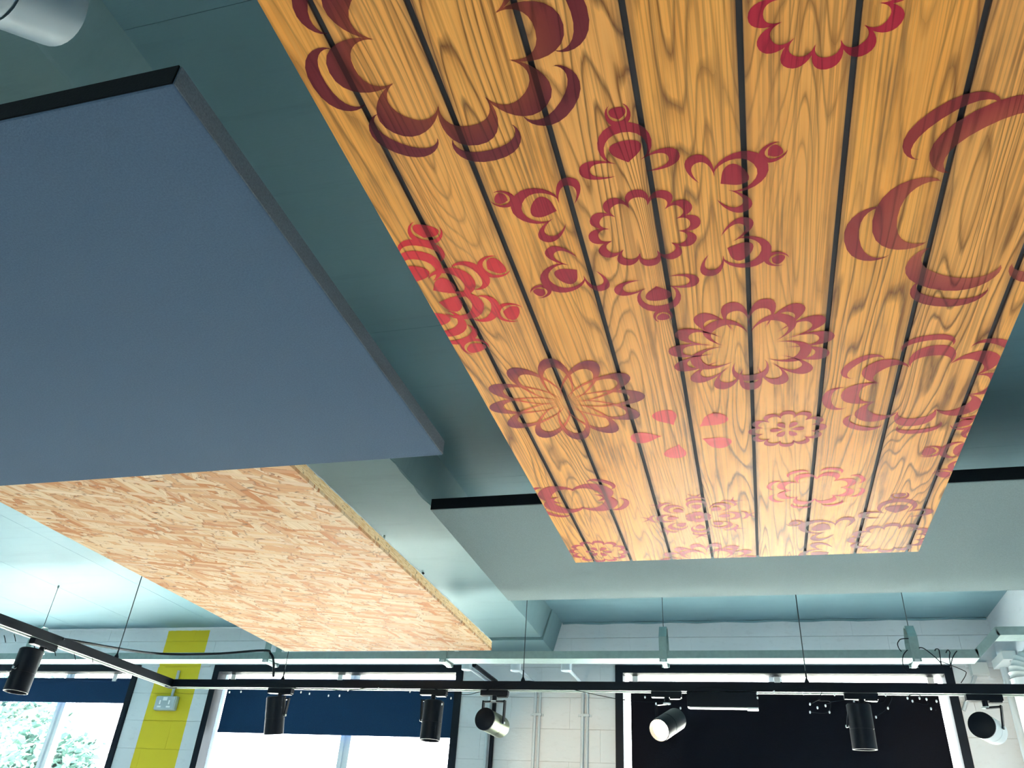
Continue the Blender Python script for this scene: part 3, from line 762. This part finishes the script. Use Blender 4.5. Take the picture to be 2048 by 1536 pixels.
spot(mnt(868, 1381), cen(864, 1441), (0.0, -0.02, -1), 'black spotlight pointing down before the navy blind right edge', yoke=-1)
aC = aim(985, 1445, .17, .085, -.045); sC = spot(mnt(990, 1381), cen(985, 1446), aC, 'black spotlight turned to the white wall between the two windows', arm='yoke', mat=M['olive_metal'], on=True, lens=M['lamp_on'], cap=True)
aD = aim(1335, 1450, -.17, -.085, -.055); sD = spot(mnt(1333, 1390), cen(1336, 1449), aD, 'lit spotlight glowing warm white in front of the black blind', on=True)
sE = spot(mnt(1722, 1395), cen(1723, 1453), (0.0, 0.06, -1), 'black spotlight pointing straight down before the black blind', yoke=-1)
aF = aim(1975, 1455, .17, .065, -.035); sF = spot(mnt(1968, 1398), cen(1976, 1457), aF, 'black spotlight turned toward the right corner of the room', on=True, mat=M['pale_metal'], cap=True, lens=M['lamp_on'])
gm = hit(83, 1300, 0, TX); gm = Vector((TX, gm.y, UZ)); gc = hit(48, 1341, 0, TX+.0)
spot(gm, gc, (0, -0.03, -1), 'black spotlight on the left run of track above the leftmost window', dirx=False, yoke=-1)
# pale spot close to the camera, only its drum in view
ce = hit(107, -2, 2, 2.50)
ray = (ce-CAM).normalized(); ha = (ray*.78+(CR*.92-CU*.39)*.62).normalized()
spot(((ce-ha*.13).x, .30, UZ), ce-ha*.1025, ha, 'pale grey spotlight drum close overhead in the top left corner', mat=M['dove_metal'], R=.057)

# light of the lit spots
def lamp(name, loc, d, energy, size, col, parent):
    l = bpy.data.lights.new(name, 'SPOT'); l.energy = energy*0.45; l.spot_size = size; l.spot_blend = 0.8; l.shadow_soft_size = .03; l.color = col
    o = bpy.data.objects.new(name, l); COL.objects.link(o)
    o.location = Vector(loc)-parent.location; o.rotation_euler = Vector(d).to_track_quat('-Z', 'Y').to_euler(); o.parent = parent
WARM = (1.0, 0.70, 0.40)
pC = cen(985, 1446)+aC.normalized()*.12; lamp('spot_beam', pC, hit(1155, 1530, 1, WALL_Y)-pC, 20, math.radians(50), WARM, sC)
pF = cen(1976, 1457)+aF.normalized()*.12; lamp('spot_beam', pF, hit(2000, 1560, 1, WALL_Y)-pF, 18, math.radians(60), WARM, sF)
lamp('spot_beam', cen(1336, 1449)+aD.normalized()*.12, aD, 30, math.radians(60), WARM, sD)

# flat floodlight box under the track
fb = empty('track_floodlight', (-.14, TY, UZ), 'black box floodlight clipped under the track before the black blind', 'floodlight')
MB().box(-.315, .035, TY-.03, TY+.03, UZ-.075, UZ-.001).build('housing', M['black_metal'], fb, bevel=0.003)
MB().box(-.305, .028, TY-.022, TY+.024, UZ-.078, UZ-.0745).build('diffuser', M['insert'], fb)
MB().box(-.02, .034, TY-.027, TY+.027, UZ-.082, UZ-.0748).build('end_cap', M['white_plastic'], fb)

# ------------------------------------------------------------------ black power cable sagging between track and tray
pc = [hit(125, 1278, 0, TX+.03), hit(300, 1306, 1, 4.55), hit(420, 1308, 1, 4.66), hit(525, 1301, 1, 4.70), hit(541, 1307, 1, 4.74), hit(547, 1322, 1, 4.70), hit(547, 1352, 1, TY+.004)]
def spline(pts, per=6):
    P = [pts[0]]+list(pts)+[pts[-1]]; out = []
    for i in range(1, len(P)-2):
        for j in range(per):
            t = j/per; a, b, c2, d = P[i-1], P[i], P[i+1], P[i+2]
            out.append(0.5*((2*b)+(-a+c2)*t+(2*a-5*b+4*c2-d)*t*t+(-a+3*b-3*c2+d)*t**3))
    out.append(pts[-1]); return out
tag(MB().tube(spline(pc), 0.0075, 8).build('power_cable', M['cable'], loc=pc[0]), 'black cable sagging from the track past the yellow stripe to a tray hanger', 'cable')

# ------------------------------------------------------------------ fairy lights strung along the track
fl = empty('fairy_lights', (-1.0, TY-.03, UZ), 'thin dark string of tiny white bulbs draped along the black track', 'string lights')
def wirepts(pp_, r=.0018, dy=-.032):
    MB().tube(spline([hit(x, y, 1, TY+dy) for x, y in pp_], 5), r, 5).build('string_wire', M['cable'], fl)
wirepts([(380, 1364), (460, 1372), (540, 1366), (602, 1378), (640, 1377), (690, 1381), (735, 1376), (800, 1372), (850, 1374), (925, 1389), (965, 1382), (1010, 1370), (1060, 1362), (1140, 1378), (1230, 1397), (1300, 1404), (1360, 1400), (1400, 1376), (1510, 1382), (1560, 1380)])
wirepts([(1560, 1380), (1640, 1378), (1636, 1400), (1660, 1403), (1655, 1425), (1622, 1424)]); wirepts([(1640, 1398), (1620, 1408)])
wirepts([(1652, 1408), (1690, 1400), (1760, 1406), (1773, 1395), (1785, 1394), (1772, 1418), (1752, 1434)])
wirepts([(1810, 1394), (1830, 1388), (1845, 1394), (1856, 1406), (1848, 1409), (1822, 1402)]); wirepts([(1880, 1322), (1925, 1340), (1932, 1348), (1922, 1366)])
for x, y in [(459, 1384), (482, 1383), (602, 1384), (619, 1387), (657, 1391), (679, 1391), (696, 1380), (757, 1377), (820, 1383), (884, 1408), (902, 1396), (1290, 1394), (1312, 1407), (1361, 1416), (1514, 1387), (1515, 1395), (1548, 1383), (1607, 1387), (1620, 1408), (1635, 1415), (1651, 1411), (1620, 1424), (1659, 1424), (1669, 1389), (1708, 1403), (1752, 1434), (1771, 1390), (1776, 1416), (1815, 1396), (1825, 1402), (1839, 1396), (1853, 1398), (1873, 1402), (1862, 1417)]:
    c = hit(x, y, 1, TY-.036); MB().lathe(c, (0, 0, -1), [(-.006, 0), (-.004, .0035), (.002, .0045), (.006, .003), (.008, 0)], 8).build('bulb', M['bulb'], fl)
for x, y in [(10, 1277), (30, 1275), (70, 1298), (110, 1304), (150, 1313), (185, 1318)]:
    c = hit(x, y, 0, TX+.02)
    MB().tube([c+Vector((0, -.012, .012)), c, c+Vector((0, .012, -.016))], .002, 5).build('string_wire', M['cable'], fl)

# ------------------------------------------------------------------ conduits on the wall
def conduit(xb, yb, xw, label, dark=False):
    b = hit(xb, yb, 1, 5.40); vx = xw
    r = empty('wall_conduit', (vx, WALL_Y-.02, 2.2), label, 'conduit', 'conduits between the windows')
    MB().lathe((vx, 5.40, b.z-.028), (0, 0, 1), [(0, 0), (0, .032), (.004, .036), (.050, .036), (.050, 0)], 20).build('junction_box', M['conduit'], r)
    MB().cyl((vx, 5.43, b.z), (vx, WALL_Y-.03, b.z+.012), .011, 12).build('ceiling_pipe', M['conduit'], r)
    MB().tube([(vx, WALL_Y-.03, b.z+.012), (vx, WALL_Y-.022, b.z+.006), (vx, WALL_Y-.02, b.z-.01), (vx, WALL_Y-.02, 1.0)], .011, 12).build('drop_pipe', M['conduit'], r)
    if dark:
        MB().tube([(vx+.045, 5.42, b.z+.012), (vx+.045, WALL_Y-.035, b.z+.02), (vx+.04, WALL_Y-.02, b.z-.01), (vx+.04, WALL_Y-.02, 1.0)], .016, 10).build('black_pipe', M['black_metal'], r)
    else:
        MB().tube([(vx+.034, WALL_Y-.016, b.z-.02), (vx+.034, WALL_Y-.016, 1.0)], .009, 10).build('drop_pipe', M['conduit'], r)
        for z in (2.66, 2.0):
            MB().box(vx-.034, vx+.064, WALL_Y-.008, WALL_Y-.001, z-.008, z+.008).box(vx-.016, vx+.050, WALL_Y-.034, WALL_Y-.008, z-.008, z+.008).build('saddle_clip', M['conduit'], r)
conduit(939, 1332, -1.865, 'painted conduit paired with a black pipe, nearest the middle window', True)
conduit(1035, 1334, -1.515, 'painted double conduit with round box, middle of the three on the wall')
conduit(1136, 1334, -1.165, 'painted double conduit with round box, nearest the right window')

# socket on the yellow stripe
sc_ = hit(336.5, 1408, 1, WALL_Y)
so = empty('socket_outlet', sc_, 'grey metal double socket outlet mounted on the yellow stripe', 'socket')
sx, sz = .098, .056; y0 = WALL_Y-.045
MB().box(sc_.x-sx, sc_.x+sx, y0, WALL_Y-.001, sc_.z-sz, sc_.z+sz).build('box', M['socket'], so, bevel=0.01)
MB().box(sc_.x-sx+.006, sc_.x+sx-.006, y0-.006, y0, sc_.z-sz+.006, sc_.z+sz-.006).build('plate', M['socket'], so, bevel=0.003)
for q in (-1, 1):
    MB().box(sc_.x+q*.043-.018, sc_.x+q*.043+.018, y0-.009, y0-.005, sc_.z-.036, sc_.z-.024).build('pin_slot', M['white_plastic'], so)
    MB().box(sc_.x+q*.043-.006, sc_.x+q*.043+.006, y0-.009, y0-.005, sc_.z-.012, sc_.z+.020).build('pin_slot', M['white_plastic'], so)
MB().box(sc_.x-.018, sc_.x+.018, y0-.013, y0-.005, sc_.z+.018, sc_.z+.044).build('rocker_switch', M['white_plastic'], so)
MB().cyl((sc_.x+.03, WALL_Y-.018, sc_.z+sz-.002), (sc_.x+.03, WALL_Y-.018, 2.96), .012, 12).build('feed_conduit', M['conduit'], so)

# ------------------------------------------------------------------ right corner: ribbed duct and corner pipe
du = empty('ventilation_duct', (1.497, 5.25, 2.3), 'white ribbed ventilation duct rising in the right corner', 'duct')
dc = Vector((1.497, 5.25, 0)); R = .076
MB().lathe((dc.x, dc.y, 0.9), (0, 0, 1), [(0, R), (1.86, R)], 32).build('pipe', M['white_frame'], du)
cv = []; rings = []; ER = .10
for i in range(25):
    a = math.pi/2*i/24; p = Vector((dc.x+ER-ER*math.cos(a), dc.y, 2.76+ER*math.sin(a)))
    t = Vector((math.sin(a), 0, math.cos(a))); x = Vector((0, 1, 0)); y = t.cross(x); rr = R+(.006 if i % 3 == 0 else -.001)
    rings.append([p+(x*math.cos(2*math.pi*k/32)+y*math.sin(2*math.pi*k/32))*rr for k in range(32)])
MB().add([v for r_ in rings for v in r_], [(i*32+k, i*32+(k+1) % 32, (i+1)*32+(k+1) % 32, (i+1)*32+k) for i in range(24) for k in range(32)], True).build('elbow', M['pale_metal'], du)
cp = empty('corner_pipe', (1.545, 5.93, 2.2), 'pale pipe with dark edge running up the right corner of the room', 'pipe')
MB().cyl((1.548, 5.80, 1.0), (1.548, 5.80, 2.95), .022, 14).build('pipe', M['conduit'], cp)
MB().cyl((1.558, 5.62, 1.0), (1.558, 5.62, 2.95), .014, 12).build('thin_pipe', M['black_metal'], cp)
MB().box(1.50, 1.575, 5.58, 5.84, 2.95, 3.0).build('pipe_clip', M['pale_metal'], cp)
jb = hit(1962, 1334, 1, 5.9)
jo = empty('junction_box', jb, 'small grey junction box on the wall above the right hand spotlight', 'junction box')
MB().box(jb.x-.05, jb.x+.05, 5.93, 5.999, jb.z-.04, jb.z+.04).build('box', M['pale_metal'], jo, bevel=0.004)
MB().cyl((jb.x-.03, 5.96, jb.z-.04), (jb.x-.14, 5.985, jb.z-.25), .012, 10).build('flex_pipe', M['conduit'], jo)

# ------------------------------------------------------------------ trees outside, seen pale through the left windows
def tree(x, y, h, cr, label, seed):
    g = random.Random(seed); r = empty('tree', (x, y, -.12), label, 'tree', 'trees outside the windows')
    t = MB(); t.lathe((x, y, -.12), (0, 0, 1), [(0, .16), (h*.45, .10), (h*.95, .02)], 10)
    for i in range(9):
        a = g.uniform(0, 6.28); z0 = h*g.uniform(.4, .75); L = cr*g.uniform(.6, .95)
        t.tube([(x, y, z0), (x+math.cos(a)*L*.5, y+math.sin(a)*L*.5, z0+L*.35), (x+math.cos(a)*L, y+math.sin(a)*L, z0+L*.5)], .025, 6)
    t.build('trunk', M['bark'], r)
    m = MB()
    for cl in range(44):
        a = g.uniform(0, 6.28); e = g.uniform(-.6, 1.2); q = cr*g.uniform(.35, 1.0)
        cc = Vector((x+math.cos(a)*math.cos(e)*q, y+math.sin(a)*math.cos(e)*q, h*.72+math.sin(e)*q*1.0))
        for i in range(90):
            p = cc+Vector((g.gauss(0, .22), g.gauss(0, .22), g.gauss(0, .2)))*cr*.75
            u = Vector((g.uniform(-1, 1), g.uniform(-1, 1), g.uniform(-.6, .6))).normalized(); v = u.orthogonal().normalized(); s = g.uniform(.06, .13)
            m.add([p-u*s, p+v*s*.45, p+u*s, p-v*s*.45], [(0, 1, 2, 3)])
    f = m.build('foliage', M['leaf'], r); f['kind'] = 'stuff'
tree(-15.4, 14.5, 5.2, 1.9, 'pale leafy tree outside the leftmost window, left pane', 1)
tree(-11.9, 12.6, 3.5, 0.95, 'pale thin tree outside the leftmost window, right pane', 2)
